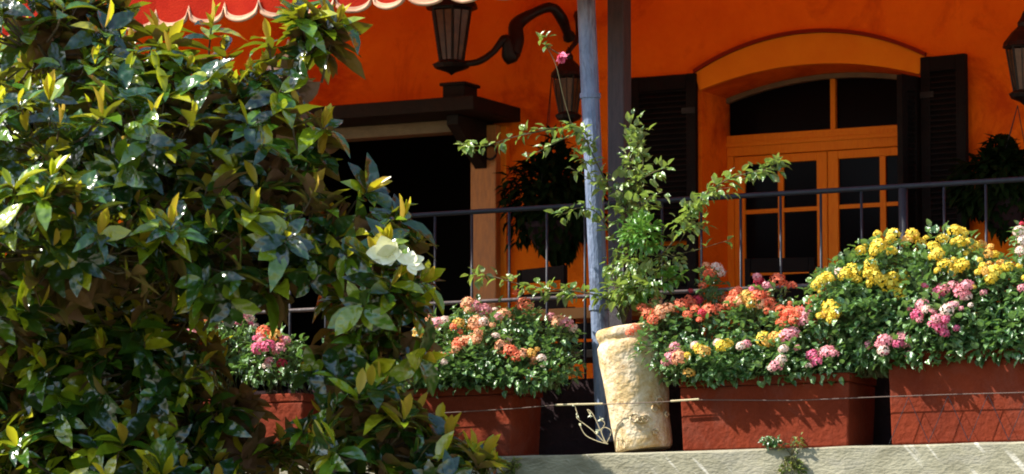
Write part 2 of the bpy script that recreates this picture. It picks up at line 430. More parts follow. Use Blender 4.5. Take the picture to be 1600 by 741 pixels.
# ---------------- shutters
def shutter(name, label, x0, x1, z0, z1, ang, hinge_left, y=-.02, th=.045, arched=False):
    """louvred leaf hinged at x0 (hinge_left) or x1, swung by ang from the wall plane"""
    hx = x0 if hinge_left else x1
    o = thing(name, label, 'shutter', (hx, y, z0), 'dark shutters beside the arched door')
    wd = x1-x0; s = 1 if hinge_left else -1
    Mx = Matrix.Translation((hx, y, 0)) @ Matrix.Rotation(ang, 4, 'Z')
    def bx(m, a, b, c, e, y0, y1):
        lo, hi = sorted((a*s, b*s)); m.box((lo, y0, c), (hi, y1, e), M=Mx)
    fr = MB()
    zt = z1
    e_ = min(.07, wd*.3)
    bx(fr, 0, e_, z0, zt, -th, 0); bx(fr, wd-e_, wd, z0, zt, -th, 0)
    bx(fr, e_+.0005, wd-e_-.0005, z1-.10, z1-.001, -th, 0)
    bx(fr, e_+.0005, wd-e_-.0005, z0, z0+.12, -th, 0); zm = (z0+z1)/2
    bx(fr, e_+.0005, wd-e_-.0005, zm-.05, zm+.05, -th, 0)
    fr.build('shutter_frame', M['darkwood'], o, bevel=.004)
    lo = MB(); z = z0+.13; upper = False
    while z < z1-.11:
        if z > zm and not upper: lo.build('louvres', M['darkwood'], o); lo = MB(); upper = True
        if abs(z-zm) > .065:
            a, b = sorted((e_*s, (wd-e_)*s))
            lo.add([Mx @ Vector(c) for c in ((a,-th+.004,z),(b,-th+.004,z),(b,-.006,z+.041),(a,-.006,z+.041),(a,-th+.004,z+.008),(b,-th+.004,z+.008),(b,-.006,z+.049),(a,-.006,z+.049))],
                   [(0,3,2,1),(4,5,6,7),(0,1,5,4),(1,2,6,5),(2,3,7,6),(3,0,4,7)])
        z += .036
    lo.build('louvres', M['darkwood'], o)
    for zz in (z0+.25, z1-.25):
        hg = MB(); a, b = sorted((0, .10*s)); hg.box((a, -.008, zz-.02), (b, -.001, zz+.02), M=Mx @ Matrix.Translation((0, -th, 0))); hg.build('hinge', M['iron'], o)
    return o
zs1 = P(1040, 120, 0).z
shutter('louvred_shutter', 'dark louvred shutter folded flat against the wall on the post side of the arched door', X(986,-.04,200), X(1089,-.04,200), ZF+.03, zs1, R(0), False)
zs2 = P(1470, 90, 0).z
shutter('louvred_shutter', 'dark louvred shutter beside the lantern side of the arched door, tallest of the shutters', X(1442,-.04,200), X(1516,-.04,200), ZF+.03, zs2, R(-7), True)
shutter('louvred_shutter', 'narrow dark shutter leaf sticking out from the jamb across the door edge', X(1441,0,200)+.002, X(1441,0,200)+.20, ZF+.03, P(1430,122,0).z, R(-107), True)

# ---------------- left doorway with timber hood
YH = -.70
HX1 = X(805, 0, 160); HX0 = LB0-.5
hz1 = P(735, 149, YH).z; hz0 = hz1-.095
o = thing('timber_door_hood', 'dark timber hood over the black doorway with amber pillar', 'door hood', (LB1, 0, ZF))
t = MB(); t.box((HX0, YH, hz0), (X(740,YH,160), -.002, hz1)); 
xe = X(740, YH, 160)
t.add([(xe,YH,hz0),(HX1,-.002,hz0),(HX1,-.002,hz1),(xe,YH,hz1),(xe,-.002,hz0),(xe,-.002,hz1)], [(0,1,2,3),(3,2,5),(0,4,1)])
t.build('hood_slab', M['hoodwood'], o, bevel=.006)
t = MB(); by = -.32
t.box((HX0+.05, by, hz0-.085), (X(716, by, 190), by+.14, hz0-.002)); t.build('fascia_beam', M['beamwood'], o, bevel=.004)
t = MB(); bx0 = X(717, -.35, 180)+.01
t.add([(bx0,-.55,hz0-.004),(bx0+.09,-.55,hz0-.004),(bx0+.09,-.55,hz0-.07),(bx0,-.55,hz0-.07),
       (bx0,-.005,hz0-.004),(bx0+.09,-.005,hz0-.004),(bx0+.09,-.005,hz0-.40),(bx0,-.005,hz0-.40)],
      [(0,3,2,1),(4,5,6,7),(0,1,5,4),(3,7,6,2),(1,2,6,5),(0,4,7,3)])
t.build('hood_bracket', M['hoodwood'], o, bevel=.004)
t = MB(); t.box((X(738,-.1,300), -.13, ZF+.002), (X(778,-.1,300), -.002, hz0-.405+.38)); t.build('pillar', M['pillarwood'], o, bevel=.008)
t = MB(); t.box((X(779,-.05,300), -.06, ZF+.002), (X(792,-.05,300), -.002, hz0-.03)); t.build('architrave', M['doorwood'], o, bevel=.004)
t = MB(); t.box((X(697,YH+.2,140), YH+.15, hz1+.001), (X(731,YH+.2,140), YH+.34, hz1+.10)); t.box((X(694,YH+.2,140), YH+.13, hz1+.1), (X(734,YH+.2,140), YH+.36, hz1+.122)); t.build('hood_finial', M['hoodwood'], o, bevel=.004)
t = MB(); c0 = P(766, 238, -.16)
t.tube([c0+Vector((.05*math.cos(a), 0, .05*math.sin(a)))*1.0 for a in [R(q*30) for q in range(13)]], .009, 6)
t.tube([c0+Vector((0,0.03,.06)), c0+Vector((0,-.01,.05))], .012, 6)
tag(t.build('door_ring', M['iron']), 'dark iron ring hanging on the amber pillar', 'ring')

# ================================================================ AWNING
aw = thing('red_awning', 'sunlit red fabric awning with cream scalloped valance', 'awning', (0, -3, 5.7))
YV = -3.05
pa, pb = P(365, 44, YV), P(740, 6, YV)
ztip = (pa.z + pb.z)/2 + .03
SP = .262; VH = .34; AMP = .10
xs = P(610, 18, YV).x
x0 = xs - SP*36.5; x1 = xs + SP*26.5
sl = MB(); nseg = 12
vf, cr = MB(), MB()
i = 0; cols = []
rnd = random.Random(5)
x = x0; pts = []
while x < x1 - 1e-6:
    for q in range(nseg):
        u = q/nseg; xx = x + SP*u
        zz = ztip + AMP*(1 - math.sqrt(max(1-(2*u-1)**2, 0))**.8)
        yy = YV + .018*math.sin(xx*5.1) + .012*math.sin(xx*11.7+1)
        pts.append((xx, yy, zz))
    x += SP
ztop = ztip + VH
vs = []; nr = 5
for p in pts:
    for q in range(nr+1):
        u = q/nr; vs.append((p[0], p[1]*(1-u)+YV*u, p[2]*(1-u)+ztop*u))
vf.add(vs, [(i*(nr+1)+q, (i+1)*(nr+1)+q, (i+1)*(nr+1)+q+1, i*(nr+1)+q+1) for i in range(len(pts)-1) for q in range(nr)])
vf.build('valance', M['fabric'], aw, smooth=True)
cr.tube([(p[0], p[1]-.004, p[2]) for p in pts], .013, 6); 
for a, b in zip(pts[:-1], pts[1:]):
    cr.add([(a[0],a[1]-.006,a[2]),(b[0],b[1]-.006,b[2]),(b[0],b[1]-.006,b[2]+.028),(a[0],a[1]-.006,a[2]+.028)], [(0,1,2,3)])
cr.build('scalloped_binding', M['cream'], aw, smooth=True)
zw = ztop + 1.05
sl.add([(x0,YV,ztop),(x1,YV,ztop),(x1,-.01,zw),(x0,-.01,zw)], [(0,1,2,3)])
so_ = sl.build('fabric_slope', M['fabric'], aw); sm = so_.modifiers.new('s','SOLIDIFY'); sm.thickness = .004
t = MB(); t.tube([(x0,YV+.03,ztop-.03),(x1,YV+.03,ztop-.03)], .022, 10); t.build('front_bar', M['rail'], aw)
for xx in (x0+.3, xs-2.6, xs+3.9, x1-.4):
    t = MB(); t.tube([(xx,YV+.03,ztop-.04),(xx,-.01,zw-.06)], .02, 8); t.build('awning_arm', M['rail'], aw)

# ---------------- posts
t = MB(); a, b = P(946, 690, -2.62), P(913, -60, -2.62)
pts = [a.lerp(b, k/12) for k in range(13)]
t.tube(pts, [.056]*13, 14)
for k in (3.3, 8.6):
    q = a.lerp(b, k/12); t.tube([q-Vector((0,0,.015)), q+Vector((0,0,.015))], .064, 14)
tag(t.build('metal_pole', M['pole'], smooth=False), 'leaning weathered blue grey pole rising behind the stoneware urn', 'pole')
t = MB(); xx = X(967, -2.15, 200)
t.box((xx-.056, -2.20, ZF+.002), (xx+.056, -2.08, ztop+.2))
o = t.build('timber_post', M['post'], bevel=.01)
tag(o, 'dark square timber post just behind the leaning pole', 'post')

# ================================================================ RAILING
YR = -2.22
ra = thing('terrace_railing', 'blue grey iron railing behind the flowers', 'railing', (0, YR, ZF))
zr = (P(1500, 286, YR).z + P(560, 342, YR).z)/2
t = MB(); t.tube([(XL+.5, YR, zr), (XR-.5, YR, zr)], .017, 8); t.build('top_rail', M['rail'], ra, smooth=True)
zl = zr - .565
t = MB(); t.tube([(XL+.5, YR, zl), (XR-.5, YR, zl)], .013, 8); t.build('lower_rail', M['litrail'], ra, smooth=True)  # paler tone paints in the sunlit stretches of the lower rail
xb = X(1475, YR, 330); sp = .262
def baluster(x, r, nm):
    t = MB(); t.tube([(x, YR, ZF+.003), (x, YR, zr-.012)], r, 7); t.build(nm, M['rail'], ra, smooth=True)
k = -32
while k <= 12:
    xx = xb + k*sp
    if XL+1 < xx < XR-1 and k != -1: baluster(xx, .0085, 'baluster')
    k += 1
for xx in (X(1411, YR, 330), X(1411, YR, 330)-6.3, X(1411,YR,330)+2.6):
    baluster(xx, .028, 'railing_post')

# ================================================================ LANTERNS
def lantern(label, top, sc, armpts, group='wall lanterns on the orange facade', rot=0):
    """tapered six-sided lantern; top = world centre of its roof rim"""
    o = thing('wall_lantern', label, 'lantern', top, group)
    c = Vector(top); H = .365*sc; r1, r0 = .145*sc, .085*sc
    n = 6
    def ring(r, z): return [c + Vector((r*math.cos(R(60*q)+rot), r*math.sin(R(60*q)+rot), z)) for q in range(n)]
    g = MB(); a, b = ring(r1*.96, -.02), ring(r0*.96, -H)
    g.add(a+b, [(q,(q+1)%n,n+(q+1)%n,n+q)[::-1] for q in range(n)]); g.build('lantern_glass', M['lampglass'], o)
    f = MB(); a, b = ring(r1, 0), ring(r0, -H)
    for q in range(n):
        f.tube([a[q], b[q]], .011*sc, 5); f.tube([a[q], a[(q+1)%n]], .014*sc, 5); f.tube([b[q], b[(q+1)%n]], .012*sc, 5)
        m0 = (a[q]+a[(q+1)%n])/2; m1 = (b[q]+b[(q+1)%n])/2; f.tube([m0, m1], .005*sc, 4)
    f.build('lantern_frame', M['iron'], o)
    rf = MB(); rf.lathe([(r1*1.22,.0),(r1*1.15,.035*sc),(r1*.7,.12*sc),(r1*.34,.17*sc),(r1*.36,.2*sc),(.02,.24*sc),(.001,.30*sc)], c, 12)
    rf.lathe([(r1*1.22,.0),(.02,-.004)], c, 12)
    rf.build('lantern_roof', M['iron'], o)
    bs = MB(); bs.lathe([(r0*1.1,-H+.005),(r0*1.55,-H-.015),(r0*1.35,-H-.04),(r0*.5,-H-.065),(.02,-H-.075),(.001,-H-.09)], c, 12); bs.build('lantern_base', M['iron'], o)
    cd = MB(); cd.tube([c+Vector((0,0,-H)), c+Vector((0,0,-H*.55))], .018*sc, 8); cd.build('candle', M['cream'], o)
    if armpts:
        am = MB(); pts = [Vector(p) for p, r in armpts]
        # smooth the path
        fine, rr = [], []
        for i in range(len(pts)-1):
            p0 = pts[max(i-1,0)]; p1 = pts[i]; p2 = pts[i+1]; p3 = pts[min(i+2,len(pts)-1)]
            for q in range(6):
                u = q/6
                fine.append(.5*((2*p1)+(p2-p0)*u+(2*p0-5*p1+4*p2-p3)*u*u+(3*p1-p0-3*p2+p3)*u**3)); rr.append(armpts[i][1]*(1-u)+armpts[i+1][1]*u)
        fine.append(pts[-1]); rr.append(armpts[-1][1])
        am.tube(fine, rr, 8); am.build('bracket', M['iron'], o, smooth=True)
    return o
YL = -.62
top = P(706, 14, YL)
ap = [(P(716,100,YL),.02),(P(746,97,YL),.024),(P(770,82,YL+.06),.022),(P(790,60,YL+.1),.03),(P(797,88,YL+.15),.06),(P(806,62,YL+.2),.06),(P(808,38,YL+.25),.05),(P(835,20,YL+.35),.035),(P(862,12,YL+.42),.035),(P(878,30,YL+.5),.04),(P(886,50,-.05),.03),(P(890,58,-.004),.05)]
lantern('dark iron lantern under the scalloped awning edge, on a thick scrolled bracket', top, 1.0, ap)
top = P(888, 120, -.4)
ap = [(P(888,106,-.4),.012),(P(890,80,-.4),.014),(P(903,60,-.3),.02),(P(905,30,-.12),.03),(P(905,24,-.004),.04)]
lantern('shadowy lantern half hidden behind the leaning pole', top, .68, ap, rot=.3)
top = P(1600, 74, -.45)
ap = [(P(1600,45,-.45),.02),(P(1608,25,-.42),.02),(P(1622,30,-.3),.02),(P(1630,60,-.12),.025),(P(1634,90,-.004),.04)]
lantern('lantern beyond the tallest shutter, cut by the photo edge', top, .78, ap, rot=.2)

# ================================================================ HANGING BASKETS (in the shade)
def basket(px, py, Y, rx, rz, label, seed, zhook):
    rnd = random.Random(seed); c = P(px, py, Y)
    o = thing('hanging_basket', label, 'hanging basket', c, 'hanging baskets on the orange wall')
    b = MB(); b.lathe([(.02,-.20),(.10,-.18),(.17,-.08),(.20,0),(.185,0),(.15,-.07),(.02,-.16)], c+Vector((0,0,-rz*.45)), 16); b.build('basket', M['riser'], o, smooth=True)
    f = MB()
    for i in range(1700):
        d = rdir(rnd); rr = rnd.random()**.4 * (1+.2*math.sin(d.x*7+seed))
        p = c + Vector((d.x*rx*rr, d.y*rx*.7*rr, d.z*rz*rr))
        leaf(f, p, d+Vector((0,0,-.5))+rdir(rnd)*.7, Vector((0,-.3,1)), rnd.uniform(.07,.13), rnd.uniform(.035,.065), rnd, st=3)
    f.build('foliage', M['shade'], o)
    h = MB()
    for q in range(3):
        a = R(120*q+20); h.tube([c+Vector((.18*math.cos(a), .18*math.sin(a), -rz*.45)), zhook], .003, 4)
    h.build('hanger', M['iron'], o)
    return o
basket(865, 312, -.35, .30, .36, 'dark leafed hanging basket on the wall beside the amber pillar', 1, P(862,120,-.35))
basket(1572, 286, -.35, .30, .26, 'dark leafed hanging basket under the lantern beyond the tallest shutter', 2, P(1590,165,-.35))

# ================================================================ TERRACE CHAIRS
def chair(px, Y, topy, rz, label):
    x = X(px, Y, topy); o = thing('terrace_chair', label, 'chair', (x, Y, ZF+.001), 'chairs on the terrace')
    o.rotation_euler.z = rz
    def pb(name, boxes, m=M['chair']):
        b = MB()
        for lo, hi in boxes: b.box(lo, hi)
        me = b.build(name, m, None, bevel=.004); me.parent = o; return me
    pb('seat', [((-.22,-.21,.43),(.22,.21,.46))])
    for sx in (-1, 1):
        for sy in (-1, 1):
            pb('leg', [((sx*.20-.018, sy*.19-.018, 0), (sx*.20+.018, sy*.19+.018, .429))])
    pb('backrest_frame', [((-.22,.17,.462),(-.185,.205,1.02)), ((.185,.17,.462),(.22,.205,1.02)), ((-.184,.172,.93),(.184,.2,1.02))])
    pb('backrest_slat', [((-.183,.178,.60),(.183,.192,.68))]); pb('backrest_slat', [((-.183,.178,.74),(.183,.192,.86))])
    pb('armrest', [((-.25,-.18,.66),(-.21,.168,.69))], M['slat']); pb('armrest', [((.21,-.18,.66),(.25,.168,.69))], M['slat'])
    return o
chair(880, -1.25, 420, R(160), 'dark slatted terrace chair behind the railing, near the leaning pole')
chair(1225, -1.1, 420, R(195), 'dark slatted terrace chair in front of the french door')
bn = thing('wooden_bench', 'low dark bench with amber back rails behind the railing, between urn and salmon flowers', 'bench', (X(870,-1.75,500), -1.75, ZF+.001))
c = bn.location; bw = .62
zt_ = Z(478, -1.75, 870)
t = MB(); t.box((c.x-bw, -1.98, c.z+.38), (c.x+bw, -1.58, c.z+.43)); t.build('seat', M['chair'], bn, bevel=.004)
for sx in (-bw+.03, bw-.03):
    for sy in (-1.95, -1.60):
        t = MB(); t.box((c.x+sx-.025, sy-.02, c.z), (c.x+sx+.025, sy+.02, c.z+.378)); t.build('leg', M['chair'], bn, bevel=.004)
for k, (a_, b_, m_) in enumerate(((.0,-.07,'slat'),(-.10,-.20,'chair'),(-.22,-.30,'chair'))):
    t = MB(); t.box((c.x-bw, -1.585, zt_+b_), (c.x+bw, -1.565, zt_+a_)); t.build('back_rail', M[m_], bn, bevel=.004)
for sx in (-bw+.05, 0, bw-.05):
    t = MB(); t.box((c.x+sx-.03, -1.563, c.z+.38), (c.x+sx+.03, -1.54, zt_+.01)); t.build('back_post', M['chair'], bn, bevel=.004)
tb = thing('terrace_table', 'dark round terrace table with amber top between the two chairs', 'table', (X(1020,-1.3,420), -1.3, ZF+.001))
c = tb.location
t = MB(); t.lathe([(.001,.70),(.42,.70),(.43,.715),(.42,.73),(.001,.73)], c, 28); t.build('tabletop', M['slat'], tb)
t = MB(); t.tube([c+Vector((0,0,.01)), c+Vector((0,0,.699))], .035, 10); t.lathe([(.25,.0),(.24,.025),(.04,.05)], c, 20); t.build('pedestal', M['iron'], tb)

# ================================================================ PLANTERS
PD, PH = .42, .43
def planter(px0, px1, label, seed, PH=.43):
    Y0 = -2.945
    xa, xb_ = X(px0, Y0, 640), X(px1, Y0, 640)
    cx_ = (xa+xb_)/2; w2 = (xb_-xa)/2
    o = thing('terracotta_planter', label, 'planter', (cx_, Y0+PD/2, ZL+.003), 'terracotta troughs along the ledge')
    z0, z1 = ZL+.003, ZL+PH
    def frus(m, wb, wt, db, dt, a, b, mi=0):
        yc = Y0+PD/2
        m.add([(cx_-wb,yc-db,a),(cx_+wb,yc-db,a),(cx_+wb,yc+db,a),(cx_-wb,yc+db,a),(cx_-wt,yc-dt,b),(cx_+wt,yc-dt,b),(cx_+wt,yc+dt,b),(cx_-wt,yc+dt,b)],
              [(0,3,2,1),(4,5,6,7),(0,1,5,4),(1,2,6,5),(2,3,7,6),(3,0,4,7)], mi)
    b = MB(); frus(b, w2*.965, w2*.99, PD/2-.015, PD/2-.004, z0, z1-.055); b.build('trough', M['terra'], o, bevel=.012)
    r = MB(); e = .035
    yc = Y0+PD/2
    for lo, hi in (((cx_-w2,yc-PD/2,z1-.054),(cx_+w2,yc-PD/2+e,z1)), ((cx_-w2,yc+PD/2-e,z1-.054),(cx_+w2,yc+PD/2,z1)),
                   ((cx_-w2,yc-PD/2+e,z1-.054),(cx_-w2+e,yc+PD/2-e,z1)), ((cx_+w2-e,yc-PD/2+e,z1-.054),(cx_+w2,yc+PD/2-e,z1))):
        r.box(lo, hi)
    r.build('rim', M['terra'], o, bevel=.009)
    s = MB(); s.box((cx_-w2+e+.001, yc-PD/2+e+.001, z1-.053), (cx_+w2-e-.001, yc+PD/2-e-.001, z1-.02)); s.build('soil', M['soil'], o)
    return o
planter(218, 474, 'terracotta trough mostly hidden behind the magnolia tree', 1)
planter(546, 800, 'terracotta trough between the magnolia tree and the stoneware urn', 2)
planter(1060, 1328, 'terracotta trough right beside the stoneware urn, under the coral flowers', 3)
planter(1386, 1662, 'terracotta trough past the dark gap, under the tallest yellow flowers', 4, .535)

# ================================================================ URN
rnd = random.Random(11)
ub = P(1007, 694, -2.76); ub.z = ZL+.004
un = thing('stoneware_urn', 'tall cream weathered stoneware urn leaning towards the pole', 'urn', ub)
tl = Matrix.Rotation(R(-7.5), 4, 'Y') @ Matrix.Rotation(R(0), 4, 'X')
Hh = .735
pr = [(.001,0),(.160,0),(.170,.015),(.173,.10),(.180,.22),(.188,.36),(.197,.50),(.204,.60),(.203,.635),(.192,.652),(.187,.662),(.190,.672),(.198,.684),(.201,.70),(.199,.722),(.188,.738),(.172,.732),(.164,.70),(.160,.62)]
t = MB()
prf = []
for (r0_, z0_), (r1_, z1_) in zip(pr[:-1], pr[1:]):
    k = max(1, int(math.hypot(r1_-r0_, z1_-z0_)/.025))
    for q in range(k): prf.append((r0_+(r1_-r0_)*q/k, z0_+(z1_-z0_)*q/k))
prf.append(pr[-1])
vs, fs = [], []; nn = 40
from mathutils import noise
for r_, z_ in prf:
    for q in range(nn):
        a = q*2*math.pi/nn
        v = Vector((math.cos(a), math.sin(a), 0))
        dsp = noise.noise(Vector((v.x*2.2, v.y*2.2, z_*7)))*.006 + noise.noise(Vector((v.x*6, v.y*6, z_*22)))*.004
        rr = max(r_ + (dsp if r_ > .01 else 0), .001)
        vs.append(ub + (tl @ Vector((v.x*rr, v.y*rr, z_ + .02))))
for i in range(len(prf)-1):
    for q in range(nn): fs.append((i*nn+q, i*nn+(q+1)%nn, (i+1)*nn+(q+1)%nn, (i+1)*nn+q))
t.add(vs, fs); t.build('vessel', M['urn'], un, smooth=True)
t = MB(); t.lathe([(.001,.655),(.162,.65)], ub, 24, M=tl); t.build('soil', M['soil'], un)
utop = ub + (tl @ Vector((0, 0, .68)))
# relief scrolls applied on the lower face
for k in range(7):
    t = MB()
    a0 = R(-75 + k*11 + rnd.uniform(-4,4)); zc = rnd.uniform(.06,.26); rr = rnd.uniform(.018,.04)
    pts = []
    for q in range(11):
        th = q*.62; s_ = rr*(1-q/14)
        a = a0 + s_*math.cos(th)/.185; z_ = zc + s_*math.sin(th)
        pts.append(ub + (tl @ Vector((.189*math.cos(a), .189*math.sin(a), z_+.02))))
    t.tube(pts, .007, 5)
    t.build('scroll_relief', M['urn'], un, smooth=True)

# ================================================================ LANTANA BUSHES
def make_head(col, n, seed):
    rnd = random.Random(seed); mb = MB()
    ph = (1+5**.5)/2
    for i in range(n):
        z = 1 - 1.45*i/n; r = math.sqrt(max(1-z*z, 0)); a = i*2.39996+rnd.uniform(-.2,.2)
        nrm = Vector((r*math.cos(a), r*math.sin(a), z)); c = nrm*(.80+rnd.uniform(-.1,.12))
        d, s, u = frame(nrm, Vector((.1,.2,1)) if abs(nrm.z) < .9 else Vector((1,0,0)))
        sz = rnd.uniform(.30,.42); off = rnd.random()*6
        vs = [c + nrm*.05]
        for q in range(8):
            aq = q*math.pi/4+off; rq = sz*(1 if q % 2 == 0 else .66)
            vs.append(c + s*rq*math.cos(aq) + u*rq*math.sin(aq) + nrm*(.10 if q % 2 == 0 else .0))
        vs.append(c*.35)
        mb.add(vs, [(0, 1+q, 1+(q+1)%8) for q in range(8)])
    me = bpy.data.meshes.new('flower_head')
    me.from_pydata(mb.v, [], mb.f); me.materials.append(FC[col]); me.update()
    return me
HEADS = {c: [make_head(c, 22, 7*i+len(c)) for i in range(3)] for c in FC}

def bush(name, label, blobs, heads, seed, nl, root, lmat='lan', extra=0, leafL=(.034,.058), group='lantana bushes in the troughs'):
    """blobs: (px,py,rx_px,rz_px,Y,ry_m) volumes; heads: (px,py,colour,size_px)"""
    rnd = random.Random(seed)
    o = thing(name, label, 'flowering bush', root, group)
    f = MB(); st = MB(); B = []
    for (px, py, rx, rz, Y, ry) in blobs:
        c = P(px, py, Y); sc = (CAM-c).length/FPX
        B.append((c, rx*sc*1.05, rz*sc, ry, rx*rz))
    tot = sum(b[4] for b in B)
    def field(p):      # distance-like value of the union
        return min(math.sqrt(((p.x-c.x)/a)**2+((p.y-c.y)/e)**2+((p.z-c.z)/h)**2) for c, a, h, e, _ in B)
    for c, a, h, e, wgt in B:
        k = int(nl*wgt/tot)
        base = Vector((c.x*.8+root[0]*.2, root[1], root[2]))
        for j in range(max(5, k//32)):
            d = rdir(rnd); d.z = abs(d.z)*.8+.05; rr = rnd.uniform(.5, 1.0)
            tip = c + Vector((d.x*a*rr, d.y*e*rr, d.z*h*rr))
            b0 = Vector((base.x+rnd.uniform(-.1,.1)+(c.x-base.x)*.5, base.y+rnd.uniform(-.08,.08), root[2]))
            mid = b0.lerp(tip, .5)+rdir(rnd)*.03
            st.tube([b0, mid, tip], [.0035,.003,.002], 4, caps=False)
        for j in range(k):
            d = rdir(rnd); rr = rnd.random()**.36*(1+.55*noise.noise(d*3.1+Vector((seed,c.x*3,0))))
            p = c + Vector((d.x*a*rr, d.y*e*rr, d.z*h*rr))
            if p.z < root[2]-.02 and not (p.y < -2.95): continue
            dd = d*.8 + rdir(rnd)*.8 + Vector((0,-.15,.1))
            L = rnd.uniform(*leafL)
            leaf(f, p, dd, Vector((0,0,1))+rdir(rnd)*.6+SUN*.7, L, L*rnd.uniform(.6,.82), rnd, st=4, droop=rnd.uniform(.05,.45))
    f.build('foliage', M[lmat], o); st.build('stems', M['stem'], o)
    more = []
    for h_ in heads:
        if len(heads)+len(more) < 98 and rnd.random() < .75:
            a_ = rnd.random()*6.28; more.append((h_[0]+math.cos(a_)*h_[3]*rnd.uniform(.8,1.9), h_[1]+math.sin(a_)*h_[3]*rnd.uniform(.5,1.1), h_[2], h_[3]*rnd.uniform(.4,.7)))
    for (px, py, col, s) in list(heads)+more:
        # put each flower head on the camera-side surface of the bush volume
        ray = (P(px, py, -3.0)-CAM).normalized()
        best = None; q = (P(px, py, -3.45)-CAM).length
        lim = (P(px, py, -2.35)-CAM).length
        bq, bf = q, 9
        while q < lim:
            v = field(CAM+ray*q)
            if v < 1.0: best = q; break
            if v < bf: bf = v; bq = q
            q += .015
        p = CAM + ray*((best if best else bq) - .015)
        sc = (CAM-p).length/FPX
        h = bpy.data.objects.new('flower_head', rnd.choice(HEADS[col])); link(h, o)
        h.location = p - o.location
        h.rotation_euler = (Vector((ray.x*-.35, -.55, .8))+rdir(rnd)*.45).to_track_quat('Z','Y').to_euler()
        k = s*sc*.61*rnd.uniform(.85,1.15); h.scale = (k, k, k*rnd.uniform(.7,.95))
    return o
zso = ZL+PH-.02
Yb = -2.74
C_, O_, Pe, Pk, Hp, Yl, Cr, Pa = 'coral','amber','peach','pink','hotpink','yellow','crimson','pale'
bush('lantana_bush', 'hot pink and orange lantana bush glimpsed through the magnolia leaves',
     [(270,560,60,45,Yb,.22),(350,540,60,60,Yb,.24),(425,560,55,45,-2.8,.25),(480,575,40,30,-2.8,.2),(545,560,30,50,-2.75,.2)],
     [(380,493,Pk,17),(372,503,Hp,14),(390,498,Pa,13),(345,500,C_,13),(413,520,C_,20),(430,524,O_,17),(402,545,Hp,20),(418,541,Hp,22),(435,545,Pk,22),(447,532,Pk,14),(410,533,Pk,16),(417,572,Pa,14),(545,510,C_,14),(440,568,Cr,14),(515,575,Pa,12),(500,590,Cr,12),(300,520,Pk,18),(260,530,C_,18)],
     21, 2400, (X(350,Yb), Yb, zso))
bush('lantana_bush', 'salmon and peach lantana bush in the trough between magnolia and urn',
     [(660,560,38,40,-2.78,.22),(720,535,55,50,Yb,.26),(790,530,55,45,Yb,.26),(760,570,80,32,-2.85,.26),(855,545,42,45,-2.72,.24),(880,525,22,26,-2.7,.15),(740,495,24,24,Yb,.15),(820,500,24,28,Yb,.15),(690,580,55,25,-2.85,.2),(640,590,40,22,-2.9,.2),(720,592,90,20,-2.92,.16),(815,590,70,22,-2.9,.18),(870,575,30,30,-2.8,.18)],
     [(731,474,Pe,20),(742,478,Pk,16),(756,485,Pk,20),(787,491,Pe,22),(779,494,Pa,14),(818,475,C_,20),(826,479,Pe,15),(872,502,Pe,20),(884,506,Pk,22),(896,514,Pa,14),(717,506,O_,18),(709,511,C_,14),(745,506,Pe,22),(756,503,Pa,14),(683,505,Pk,20),(694,500,Pa,15),(672,500,Pe,14),(656,518,O_,18),(649,530,O_,14),(716,538,C_,20),(727,534,Pe,22),(738,530,Pe,18),(712,547,Pe,15),(689,556,Pe,15),(694,566,Pa,12),(655,573,O_,20),(662,577,O_,14),(786,542,Pe,20),(797,549,C_,20),(807,557,C_,18),(819,553,Pe,20),(830,552,O_,15),(835,560,Pe,13),(775,525,Pa,13),(846,560,Pa,12)],
     22, 4200, (X(730,Yb), Yb, zso))
